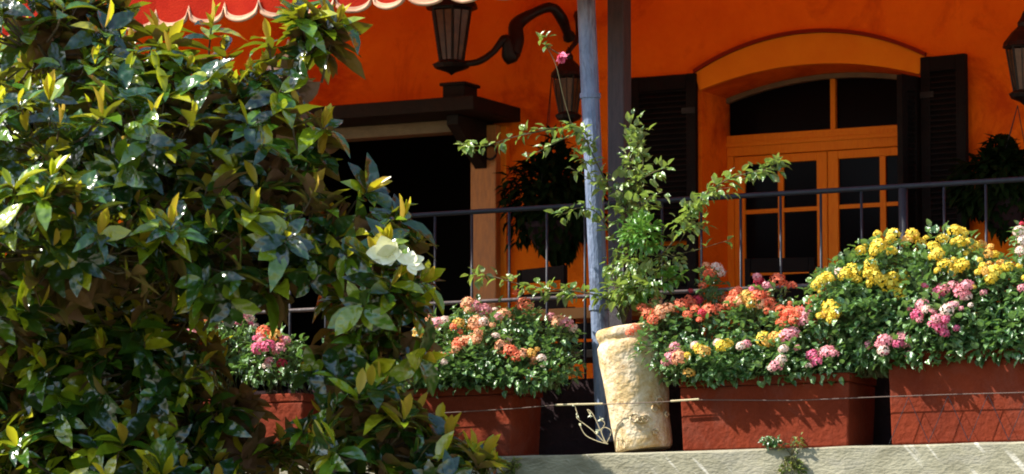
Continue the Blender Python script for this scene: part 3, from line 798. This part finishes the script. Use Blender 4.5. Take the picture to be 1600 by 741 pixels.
bush('lantana_bush', 'coral, orange and pink lantana bush in the trough beside the urn',
     [(1040,535,42,45,-2.82,.24),(1100,520,60,42,Yb,.26),(1175,515,65,48,Yb,.26),(1250,530,50,55,-2.76,.26),(1130,560,95,33,-2.9,.24),(1240,555,60,25,-2.88,.22),(1075,570,45,30,-2.9,.18),(1190,470,40,25,-2.7,.18),(1050,495,45,24,-2.75,.2),(1110,460,20,45,-2.6,.12),(1110,580,70,22,-2.97,.12),(1200,578,80,20,-2.95,.13),(1290,570,50,22,-2.93,.13),(1150,560,120,35,-2.75,.2),(1270,560,60,35,-2.75,.2)],
     [(1044,482,Pe,20),(1064,477,C_,20),(1079,475,C_,22),(1090,470,Cr,16),(1107,486,C_,20),(1122,484,C_,20),(1097,490,Cr,15),(1144,473,C_,20),(1157,471,Pe,20),(1167,464,O_,20),(1174,474,O_,20),(1189,473,Pe,20),(1200,472,C_,20),(1184,462,C_,20),(1150,461,C_,18),(1210,480,C_,18),(1221,486,C_,20),(1234,488,C_,22),(1247,490,C_,22),(1240,500,C_,20),(1256,503,Pk,20),(1258,492,Pk,18),(1265,477,C_,20),(1273,470,C_,18),(1237,521,Pk,26),(1229,526,Pk,22),(1193,529,Yl,22),(1201,533,O_,18),(1211,527,O_,20),(1218,529,O_,16),(1092,545,Yl,20),(1100,549,O_,18),(1086,540,Pa,14),(1128,541,Yl,20),(1136,538,Yl,16),(1122,536,Pa,12),(1157,541,Pa,14),(1166,538,Pk,12),(1062,559,Pe,22),(1048,560,Pk,20),(1054,544,Pk,18),(1040,566,Pk,14),(1077,583,O_,16),(1214,571,Pk,18),(1221,562,Pa,14),(1206,575,Pa,12),(1269,555,Hp,20),(1276,566,Hp,18),(1264,572,Pa,12),(1292,550,Pk,22),(1303,553,Pk,18),(1287,529,Pe,20),(1281,520,Pa,14),(1293,510,Pe,18),(1280,500,C_,18),(1224,546,Pa,16),(1025,472,Pe,18),(1012,490,C_,18),(1020,500,C_,15),(1032,486,Pe,20),(1004,482,C_,14),(992,513,C_,16),(984,520,C_,12),(1186,440,Cr,15),(1178,452,Hp,14),(1183,433,Pk,13),(1199,447,Pk,15),(1215,437,C_,20),(1224,444,C_,14),(1237,447,C_,16),(1108,428,C_,16),(1098,447,C_,13),(1120,418,Pa,16),(1103,415,Pe,12),(1127,426,Pa,12),(1153,455,C_,14),(1130,466,C_,14)],
     23, 5800, (X(1170,Yb), Yb, zso))
bush('lantana_bush', 'yellow flowered lantana bush hanging over the dark gap between troughs',
     [(1385,425,48,52,Yb,.26),(1320,460,50,45,-2.8,.26),(1350,500,60,58,-2.84,.26),(1300,500,32,35,-2.84,.2),(1395,500,50,50,-2.8,.24),(1390,545,30,20,-2.9,.15),(1330,420,30,20,-2.74,.15),(1350,550,60,32,-2.8,.22),(1400,548,35,28,-2.9,.18)],
     [(1330,421,Yl,22),(1320,430,Yl,18),(1338,426,Yl,15),(1283,439,Yl,20),(1292,432,Yl,20),(1275,446,Yl,15),(1311,426,Pa,13),(1298,482,Yl,24),(1305,488,Yl,20),(1291,490,O_,18),(1300,498,Yl,16),(1373,385,Yl,24),(1366,393,Yl,18),(1396,367,Yl,22),(1390,374,Yl,16),(1426,367,Yl,20),(1417,376,O_,18),(1439,379,Yl,16),(1393,393,Yl,18),(1360,411,Yl,16),(1359,426,Yl,22),(1368,432,Yl,22),(1378,438,Yl,22),(1387,441,Yl,24),(1395,433,Yl,18),(1400,450,Yl,24),(1406,459,Yl,20),(1363,440,Yl,18),(1383,533,Pk,24),(1374,539,Pk,16),(1411,530,Pk,24),(1403,538,Hp,18),(1380,548,Pa,15),(1417,540,Pk,14)],
     24, 4600, (X(1375,Yb), Yb, zso), leafL=(.036,.064))
bush('lantana_bush', 'tall lantana bush with yellow heads above pink ones over the farthest trough',
     [(1490,415,48,52,Yb,.26),(1455,455,45,60,-2.78,.26),(1540,450,55,55,Yb,.28),(1600,465,60,55,Yb,.28),(1490,505,75,45,-2.86,.26),(1590,515,80,32,-2.85,.26),(1650,480,50,60,Yb,.26),(1440,510,40,40,-2.85,.2),(1450,548,50,24,-2.93,.15),(1540,545,70,22,-2.93,.15),(1620,545,60,22,-2.9,.15),(1520,530,120,30,-2.75,.2)],
     [(1492,361,Yl,20),(1503,364,Yl,20),(1473,373,Yl,17),(1459,386,Yl,20),(1466,396,Yl,22),(1458,401,Yl,16),(1515,379,Yl,20),(1524,386,Yl,16),(1534,384,O_,18),(1500,379,Yl,18),(1476,413,Yl,20),(1495,420,Yl,20),(1504,414,Yl,20),(1488,425,Yl,15),(1544,397,O_,15),(1555,399,Yl,14),(1551,427,Yl,22),(1548,436,Yl,20),(1556,421,Yl,15),(1565,413,O_,14),(1569,419,Yl,15),(1577,417,Yl,15),(1540,425,O_,14),(1474,453,Pk,22),(1466,459,Hp,18),(1488,449,Pk,20),(1509,447,Pk,22),(1501,460,Pk,22),(1513,464,Pa,16),(1441,477,Pk,18),(1447,484,Pa,14),(1433,492,Hp,18),(1437,500,Pk,12),(1480,485,Pa,20),(1488,478,Pk,15),(1464,499,Pk,18),(1460,508,Hp,18),(1470,512,Hp,20),(1476,520,Hp,14),(1598,450,Pk,14),(1612,420,Yl,20),(1630,440,Yl,20)],
     25, 6600, (X(1530,Yb), Yb, zso), leafL=(.036,.064))
# pale flowered plant cut by the photo edge
bush('white_edge_bush', 'plant with pale heads at the photo edge, above the yellow lantana',
     [(1612,385,26,34,-2.8,.2)], [(1592,362,Pa,16),(1597,350,Cr,10),(1600,376,Pa,20),(1595,392,Pa,14)], 26, 260, (X(1612,Yb), Yb, zso+.25), lmat='lan', group=None)

# ================================================================ CLIMBING SHRUB IN THE URN
def catmull(pts, k=8):
    out = []
    for i in range(len(pts)-1):
        p0 = pts[max(i-1,0)]; p1 = pts[i]; p2 = pts[i+1]; p3 = pts[min(i+2,len(pts)-1)]
        for q in range(k):
            u = q/k
            out.append(.5*((2*p1)+(p2-p0)*u+(2*p0-5*p1+4*p2-p3)*u*u+(3*p1-p0-3*p2+p3)*u**3))
    out.append(pts[-1]); return out
ur = thing('climbing_shrub', 'leafy shrub with long trailing shoots growing from the urn around the pole', 'shrub', utop)
rnd = random.Random(41)
st, fo, li = MB(), MB(), MB()
def shoot(path, r0, dens, spread, L=(.035,.06), mb=fo, bare=0):
    pts = catmull([P(*p) for p in path])
    st.tube(pts, [r0*(1-.75*i/len(pts)) for i in range(len(pts))], 5, caps=False)
    tot = sum((b-a).length for a, b in zip(pts[:-1], pts[1:])); n = int(tot*dens*1.0)
    for i in range(n):
        u = bare + (1-bare)*rnd.random(); k = min(int(u*(len(pts)-1)), len(pts)-2)
        p = pts[k].lerp(pts[k+1], rnd.random()); t_ = (pts[k+1]-pts[k]).normalized()
        off = rdir(rnd)*spread*rnd.random()**.6
        dd = off.normalized()*.8 + t_*.5 + rdir(rnd)*.5
        l = rnd.uniform(*L)*1.2
        leaf(mb, p+off*.8, dd, Vector((0,0,1))+rdir(rnd)*.8+SUN*.5, l, l*rnd.uniform(.5,.75), rnd, st=4, droop=rnd.uniform(.1,.5))
U = (975, 505, -2.76)
S = shoot
S([U,(968,470,-2.76),(960,420,-2.76),(985,360,-2.78),(975,300,-2.76),(990,240,-2.74),(992,195,-2.72)], .014, 70, .09, bare=.28)
S([(985,300,-2.76),(1005,255,-2.8),(990,215,-2.8),(985,192,-2.82)], .006, 120, .06)
S([(985,260,-2.76),(1000,225,-2.8),(1010,205,-2.8)], .005, 120, .05)
S([(975,300,-2.76),(1010,275,-2.85),(1040,262,-2.9)], .006, 120, .07)
S([(975,320,-2.76),(950,290,-2.8),(930,285,-2.85)], .005, 110, .06)
S([(985,340,-2.78),(1015,310,-2.85),(1035,300,-2.9)], .005, 100, .07)
S([(968,330,-2.76),(990,300,-2.7),(1000,330,-2.75),(990,370,-2.8)], .005, 120, .08)
S([U,(985,470,-2.8),(1010,455,-2.85),(1040,440,-2.9),(1058,430,-2.92)], .007, 130, .055, mb=li, bare=.3)
S([U,(962,478,-2.8),(940,464,-2.85),(900,455,-2.9),(860,452,-2.92),(815,445,-2.9),(770,432,-2.9),(738,428,-2.88)], .007, 62, .045, L=(.04,.065), bare=.1)
S([(900,455,-2.9),(860,458,-2.92),(830,450,-2.9)], .004, 100, .06, L=(.04,.07))
S([(940,464,-2.85),(970,455,-2.85),(990,462,-2.85)], .004, 90, .04, L=(.045,.07))
S([(960,380,-2.76),(935,335,-2.85),(905,325,-2.95),(870,340,-3.0)], .005, 85, .055)
S([(955,300,-2.76),(930,250,-2.9),(905,205,-2.95),(870,200,-3.0),(840,205,-3.05),(812,210,-3.05)], .006, 70, .04)
S([(920,235,-2.9),(915,210,-2.92),(893,195,-2.95)], .004, 130, .05)
S([(925,260,-2.9),(908,245,-2.95),(900,225,-2.95)], .004, 100, .04)
S([(905,205,-2.95),(870,222,-3.05),(838,238,-3.08),(815,240,-3.1)], .004, 34, .03)
S([(870,200,-3.0),(800,215,-3.1),(760,228,-3.15),(722,228,-3.15)], .004, 38, .028, bare=.35)
S([(722,228,-3.15),(728,225,-3.15),(735,238,-3.15)], .002, 160, .03)
S([(930,285,-2.9),(905,270,-2.95),(890,262,-2.95)], .003, 45, .02)
S([U,(1000,440,-2.75),(1050,380,-2.8),(1080,330,-2.9),(1120,290,-2.95),(1170,270,-3.0),(1222,262,-3.05)], .007, 62, .055, bare=.38)
S([(1080,330,-2.9),(1110,300,-2.95),(1150,292,-3.0)], .004, 100, .06)
S([(1180,270,-3.0),(1205,262,-3.05),(1218,250,-3.05)], .003, 120, .035)
S([(1050,400,-2.8),(1070,365,-2.85),(1085,350,-2.9),(1105,345,-2.92)], .004, 80, .06)
S([(1050,400,-2.8),(1090,390,-2.85),(1130,378,-2.9),(1142,376,-2.9)], .003, 22, .02)
S([(985,420,-2.76),(1010,400,-2.85),(1045,400,-2.9),(1062,415,-2.92)], .004, 80, .07)
S([(970,430,-2.76),(955,415,-2.85),(945,430,-2.9)], .004, 90, .05)
S([(1058,440,-2.8),(1045,410,-2.8),(1030,395,-2.85)], .004, 80, .05)
for cx_c, cy_c, Yc, rx_c, rz_c, n_c in ((985,330,-2.85,.16,.14,35),(970,290,-2.8,.13,.12,25),(1015,440,-2.9,.15,.10,50),(975,455,-2.85,.10,.09,80),(1070,345,-2.9,.12,.12,30),(990,240,-2.8,.09,.12,15)):
    c = P(cx_c, cy_c, Yc)
    for i in range(n_c):
        d_ = rdir(rnd); rr = rnd.random()**.5
        p = c + Vector((d_.x*rx_c*rr, d_.y*.12*rr, d_.z*rz_c*rr)); l = rnd.uniform(.04,.075)
        leaf(fo, p, d_+rdir(rnd)*.6, Vector((0,0,1))+rdir(rnd)*.7+SUN*.4, l, l*rnd.uniform(.6,.8), rnd, st=4)
# dense lime clump in the middle
c = P(1003, 365, -2.98)
for i in range(260):
    d_ = rdir(rnd); rr = rnd.random()**.4
    p = c + Vector((d_.x*.13*rr, d_.y*.11*rr, d_.z*.12*rr)); l = rnd.uniform(.035,.06)
    leaf(li, p, d_+rdir(rnd)*.6, Vector((0,0,1))+rdir(rnd)*.5, l, l*.6, rnd, st=4)
c = P(995, 405, -2.9)
for i in range(130):
    d_ = rdir(rnd); rr = rnd.random()**.4
    p = c + Vector((d_.x*.19*rr, d_.y*.11*rr, d_.z*.17*rr)); l = rnd.uniform(.035,.06)
    leaf(fo, p, d_+rdir(rnd)*.6, Vector((0,0,1))+rdir(rnd)*.5, l, l*.6, rnd, st=4)
st.tube(catmull([P(893,195,-2.95), P(880,150,-2.98), P(868,100,-3.0), P(850,66,-3.0)]), .0025, 4, caps=False)
for i in range(16):
    leaf(fo, P(850+rnd.uniform(-7,9), 66+rnd.uniform(-11,9), -3.0), rdir(rnd), Vector((0,-.5,1)), .05, .03, rnd, st=4)
st.tube([P(858,75,-3.0), P(876,86,-3.0)], .003, 4, caps=False)
st.build('stems', M['stem'], ur); fo.build('foliage', M['vine'], ur); li.build('young_foliage', M['lime'], ur)
pb = MB(); c = P(880, 90, -3.0)
for i in range(14):
    a = i*2.4; d_ = Vector((math.cos(a)*.5-.1, math.sin(a)*.5, -.2+.9*(i%3)/2-.6)).normalized()
    leaf(pb, c+Vector((-.02,0,.02)), d_+Vector((.5,0,-.5)), rdir(rnd), .06, .04, rnd, st=4)
fl = pb.build('flower', FC['hotpink'], ur)

# stem props visible above the lip
# ================================================================ WIRE, WEEDS, DRY STEMS
t = MB(); Yw = -2.985
pts = [P(x_, y_, Yw) for x_, y_ in ((560,652),(700,645),(800,639),(870,633),(940,632),(1000,630),(1090,625),(1240,626),(1385,620),(1500,616),(1660,612))]
t.tube(pts, .0028, 5)
tag(t.build('strung_wire', M['wire']), 'thin rusty wire strung in front of the troughs and the urn', 'wire')
t = MB(); t.tube([P(868,633,Yw-.012), P(942,631,Yw-.012)], .006, 6); tag(t.build('sunlit_wire_bar', M['drystem']), 'pale bar painting the sunlit stretch of wire before the urn', 'wire highlight')  # pale bars stand for sunlight painted along the wire
t = MB(); t.tube([P(1048,627,Yw-.012), P(1092,624,Yw-.012)], .006, 6); tag(t.build('sunlit_wire_bar', M['drystem']), 'short pale bar painting the sunlit wire at the coral flowered trough', 'wire highlight')
# small iron scroll brackets / mesh in front of the far trough
t = MB()
zb_, zt_ = ZL+.01, ZL+.27
x_ = X(1386, Yw); 
while x_ < X(1680, Yw):
    t.tube([(x_, Yw+.004, zb_), (x_+.12, Yw+.004, zt_)], .002, 4); t.tube([(x_+.24, Yw+.004, zb_), (x_+.12, Yw+.004, zt_)], .002, 4); x_ += .24
tag(t.build('wire_lattice', M['rail']), 'thin zigzag wire lattice before the farthest trough', 'lattice')

def weed(name, label, px, py, seed, n, H, Wd, m, hang=0, leafL=(.02,.04)):
    rnd = random.Random(seed); c = P(px, py, YE-.005); c.z = ZL+.002 if py < 700 else c.z
    o = thing(name, label, 'weed', c, 'weeds on the ledge')
    s_, f_ = MB(), MB()
    for i in range(n):
        a = rnd.uniform(-1,1)
        tip = c + Vector((a*Wd, rnd.uniform(-.05,.0), H*rnd.uniform(.4,1)*(1 if not hang else rnd.choice((1,-1,-1)))))
        mid = c.lerp(tip,.5)+Vector((0,-.02,.02))
        s_.tube([c, mid, tip], [.003,.002,.001], 4, caps=False)
        for q in range(5):
            l = rnd.uniform(*leafL); leaf(f_, c.lerp(tip, rnd.uniform(.3,1))+rdir(rnd)*.012, rdir(rnd)+Vector((a,0,.2)), Vector((0,-.5,1)), l, l*.5, rnd, st=3)
    s_.build('stems', M['stem'], o); f_.build('leaves', m, o)
weed('ledge_weed', 'yellow green weed hanging over the face of the concrete ledge', 1237, 712, 1, 30, .12, .09, M['weed'], 1)
weed('ledge_weed', 'low dark green weed at the foot of the coral flowered trough', 1205, 692, 2, 24, .06, .11, M['lan'])
weed('ledge_weed', 'small weed hanging on the ledge beside the magnolia leaves', 800, 735, 3, 22, .08, .08, M['weed'], 1)
dr = thing('dry_weed', 'dry pale curling weed stems at the foot of the urn', 'weed', P(945,690,YE+.02))
t = MB(); tips = []
for pth in ([(945,692),(925,672),(903,655),(902,650)],[(948,694),(940,675),(945,662),(938,655)],[(950,694),(935,690),(915,680),(905,662)],[(948,692),(955,675),(945,668),(935,674)],[(945,690),(928,650),(918,640),(922,648)],[(905,655),(900,640),(898,632)]):
    p_ = catmull([P(x_, y_, YE+.005) for x_, y_ in pth]); t.tube(p_, .0024, 4); tips.append(p_[-1])
t.build('stems', M['drystem'], dr)
for p_ in tips:
    t = MB()
    for i in range(4): leaf(t, p_, rdir(rnd), rdir(rnd), .022, .015, rnd, st=3)
    t.build('seed_head', M['petal'], dr)

# ================================================================ MAGNOLIA
mg = thing('magnolia_tree', 'large glossy leaved magnolia tree filling the near corner before the terrace', 'tree', (X(200,-5.6), -5.6, 0))
rnd = random.Random(77)
lobes = [ # px, py, r_px_x, r_px_z, Y, ry
    (60,70,130,90,-5.5,.6), (200,125,130,75,-5.2,.6), (340,135,105,62,-5.0,.5), (430,110,70,55,-4.9,.38), (492,55,32,36,-4.85,.2), (30,-50,110,60,-5.4,.5),(150,25,60,30,-5.2,.3),
    (80,230,150,120,-5.8,.8), (240,230,130,110,-5.4,.7), (390,220,95,80,-5.0,.5), (470,235,50,55,-4.9,.3),
    (110,380,160,110,-6.0,.85), (290,390,140,110,-5.5,.7), (430,360,110,85,-5.1,.55), (550,345,75,50,-4.9,.35), (595,385,60,50,-4.85,.3),
    (100,580,170,140,-5.0,.6), (225,560,115,110,-5.0,.55), (360,440,85,50,-5.2,.5), (285,660,85,75,-4.8,.5),
    (590,455,55,75,-4.9,.34), (590,540,50,60,-4.9,.34), (470,420,70,55,-5.0,.4),
    (530,700,70,50,-4.7,.4), (600,690,95,60,-5.0,.5), (690,740,90,48,-4.9,.45), (560,620,60,50,-5.0,.35), (150,760,260,120,-5.0,.6), (480,800,220,70,-4.8,.5),(430,715,55,26,-4.5,.3),(355,650,30,70,-4.7,.3),(520,560,35,55,-4.5,.25),
    (-60,350,90,160,-5.5,.5), (-60,620,100,140,-5.0,.6), (-30,470,120,90,-6.0,.6), (-140,250,120,160,-5.9,.6),
    (90,180,190,170,-4.5,.4),(300,240,150,110,-4.3,.35),(140,430,220,170,-4.6,.45),(400,330,110,70,-4.2,.3),(120,650,240,140,-4.6,.45),(280,690,70,60,-4.4,.35),(560,460,45,110,-4.25,.3),(560,640,50,50,-4.3,.25),
]
LB = []
for (px, py, rx, rz, Y, ry) in lobes:
    c = P(px, py, Y); sc = (CAM-c).length/FPX
    LB.append((c, rx*sc, rz*sc, ry))
crown, br = MB(), MB()
base = Vector((X(190,-4.5), -4.5, 0))
trk = MB()
tp = catmull([base, base+Vector((.08,.05,1.2)), base+Vector((-.05,.1,2.4)), base+Vector((.1,.1,3.6)), base+Vector((.0,.15,4.8))])
trk.tube(tp, [.17*(1-.7*i/len(tp)) for i in range(len(tp))], 10)
trk.build('trunk', M['bark'], mg, smooth=True)
nw = 0
def whorl(tip, ax, sc=1.0, ny=2):
    n = rnd.randint(6, 9); a0 = rnd.random()*6.28
    ax = ax.normalized(); d0, s0, u0 = frame(ax, Vector((.2,.1,1)) if abs(ax.z) < .9 else Vector((1,0,0)))
    for i in range(n):
        a = a0 + i*6.283/n + rnd.uniform(-.25,.25)
        pol = rnd.uniform(.75, 1.45)
        rad = s0*math.cos(a)+u0*math.sin(a)
        dd = ax*math.cos(pol) + rad*math.sin(pol)
        up = ax*math.sin(pol) - rad*math.cos(pol)
        L = rnd.uniform(.12,.245)*sc
        leaf(crown, tip - ax*rnd.uniform(0,.07), dd, up+rdir(rnd)*.25, L, L*rnd.uniform(.40,.54), rnd, 0, droop=rnd.uniform(-.05,.75), fold=rnd.uniform(.08,.3))
    for i in range(ny):
        a = rnd.random()*6.28; pol = rnd.uniform(.1,.6)
        rad = s0*math.cos(a)+u0*math.sin(a)
        L = rnd.uniform(.10,.18)*sc
        leaf(crown, tip, ax*math.cos(pol)+rad*math.sin(pol)+Vector((0,0,.3)), -rad, L, L*rnd.uniform(.32,.44), rnd, 1, droop=rnd.uniform(-.1,.15), fold=.3)
for c, a, h, e in LB:
    j = min(range(len(tp)), key=lambda i: abs(tp[i].z-(c.z-.5)))
    s0 = tp[j]; mid = s0.lerp(c, .5)+Vector((0,0,-.12))
    if a > .29: br.tube(catmull([s0, mid, c]), [.016]*9+[.009]*8, 6, caps=False)
    vol = a*h*(1.7 if (c.y > -5.05 and c.z < P(0,470,-5).z) else 1)
    k = int(60*vol/.25*(.5+.5*e/.6)) if vol > .02 else 18
    k = max(10, k)
    for i in range(k):
        d_ = rdir(rnd); rr = rnd.random()**.38*(1+.18*noise.noise(d_*2.1+c))
        tip = c + Vector((d_.x*a*rr, d_.y*e*rr, d_.z*h*rr))
        ax = d_*.7 + Vector((0,-.12,.75)) + rdir(rnd)*.45
        st_ = c.lerp(tip, .35) - Vector((0,0,.06)); 
        if rr > .55: br.tube([st_, st_.lerp(tip,.55)-Vector((0,0,.03)), tip], [.008,.006,.005], 4, caps=False)
        whorl(tip, ax, rnd.uniform(.8,1.1), ny=rnd.choice((0,1,1,2,3)) if (rr > .6 and d_.z > -.3) else 0)
        nw += 1
# signature sprays that break the outline
for px, py, Y, ax in ((500,245,-4.85,(.35,-.2,.9)),(528,35,-4.85,(.5,-.2,.9)),(470,20,-4.9,(.3,-.2,1)),(575,300,-4.85,(.7,-.3,.3)),(625,345,-4.82,(.7,-.2,.5)),(650,480,-4.82,(.8,-.2,.2)),
                      (660,440,-4.82,(.9,-.2,.1)),(735,712,-4.8,(.6,-.2,.7)),(700,690,-4.8,(.3,-.3,.9)),(765,735,-4.75,(.6,-.2,.7)),(180,20,-5.0,(-.1,-.3,1)),(330,45,-4.9,(.3,-.3,1)),(505,200,-4.85,(.5,-.2,.9)),(170,330,-5.0,(0,-.4,1)),(35,380,-5.1,(-.1,-.4,1)),(410,140,-4.85,(.1,-.4,1)),(110,20,-5.0,(0,-.4,1)),(660,560,-4.82,(.8,-.2,-.2))):
    tip = P(px, py, Y); ax = Vector(ax)
    br.tube([tip-ax.normalized()*.3+Vector((-.05,.1,-.05)), tip-ax.normalized()*.12, tip], [.008,.006,.005], 5, caps=False)
    whorl(tip, ax, 1.05, ny=3)
br.build('branches', M['bark'], mg, smooth=True)
cro = crown.build('crown', [M['mag'], M['young']], mg, smooth=True)
print('whorls', nw, 'faces', len(crown.f))
# white blossom
t = MB(); c = P(606, 402, -5.16)
rnd = random.Random(5)
def petal(mb, p, d, up, L, W, cup):
    d, s, n_ = frame(d, up); vs = []; prof = (.3,.8,1.0,.9,.6,.12)
    for i, wv in enumerate(prof):
        tt = i/5; cc = p + d*L*tt + n_*(cup*L*tt*tt)
        for q in (-1,-.5,0,.5,1): vs.append(cc + s*(W*.5*wv*q) + n_*(W*.16*q*q*wv))
    mb.add(vs, [(i*5+q, i*5+q+1, (i+1)*5+q+1, (i+1)*5+q) for i in range(5) for q in range(4)])
right = RGT; tw = -FWD
for (dx, dz, df, L, W, cup) in ((-.95,.1,.6,.15,.12,.15),(-.3,.9,.3,.13,.12,.2),(.1,.1,1,.10,.12,.6),(.45,.75,.3,.105,.10,.2),(.85,.2,.45,.10,.09,.2),(-.35,-.6,.8,.09,.09,.1),(.25,-.7,.7,.08,.08,.1),(0,.5,-.6,.10,.10,.1),(-.6,.5,-.4,.10,.09,.1)):
    petal(t, c, right*dx+Vector((0,0,dz))+tw*df, tw+Vector((0,0,.4)), L, W, cup)
c2 = P(640, 412, -5.14)
for (dx, dz, df, L, W, cup) in ((-.8,.6,.3,.10,.06,-.3),(.2,1,.2,.07,.08,-.3),(.9,.5,.3,.08,.07,-.4),(1,-.2,.3,.08,.07,-.4),(.5,-.8,.4,.07,.06,-.3)):
    petal(t, c2, right*dx+Vector((0,0,dz))+tw*df, tw+Vector((0,0,.3)), L, W, cup)
fl = t.build('blossom', M['petal'], mg, smooth=True)
s_ = fl.modifiers.new('s','SUBSURF'); s_.levels = 1; s_.render_levels = 1
print('script done', len(bpy.data.objects))
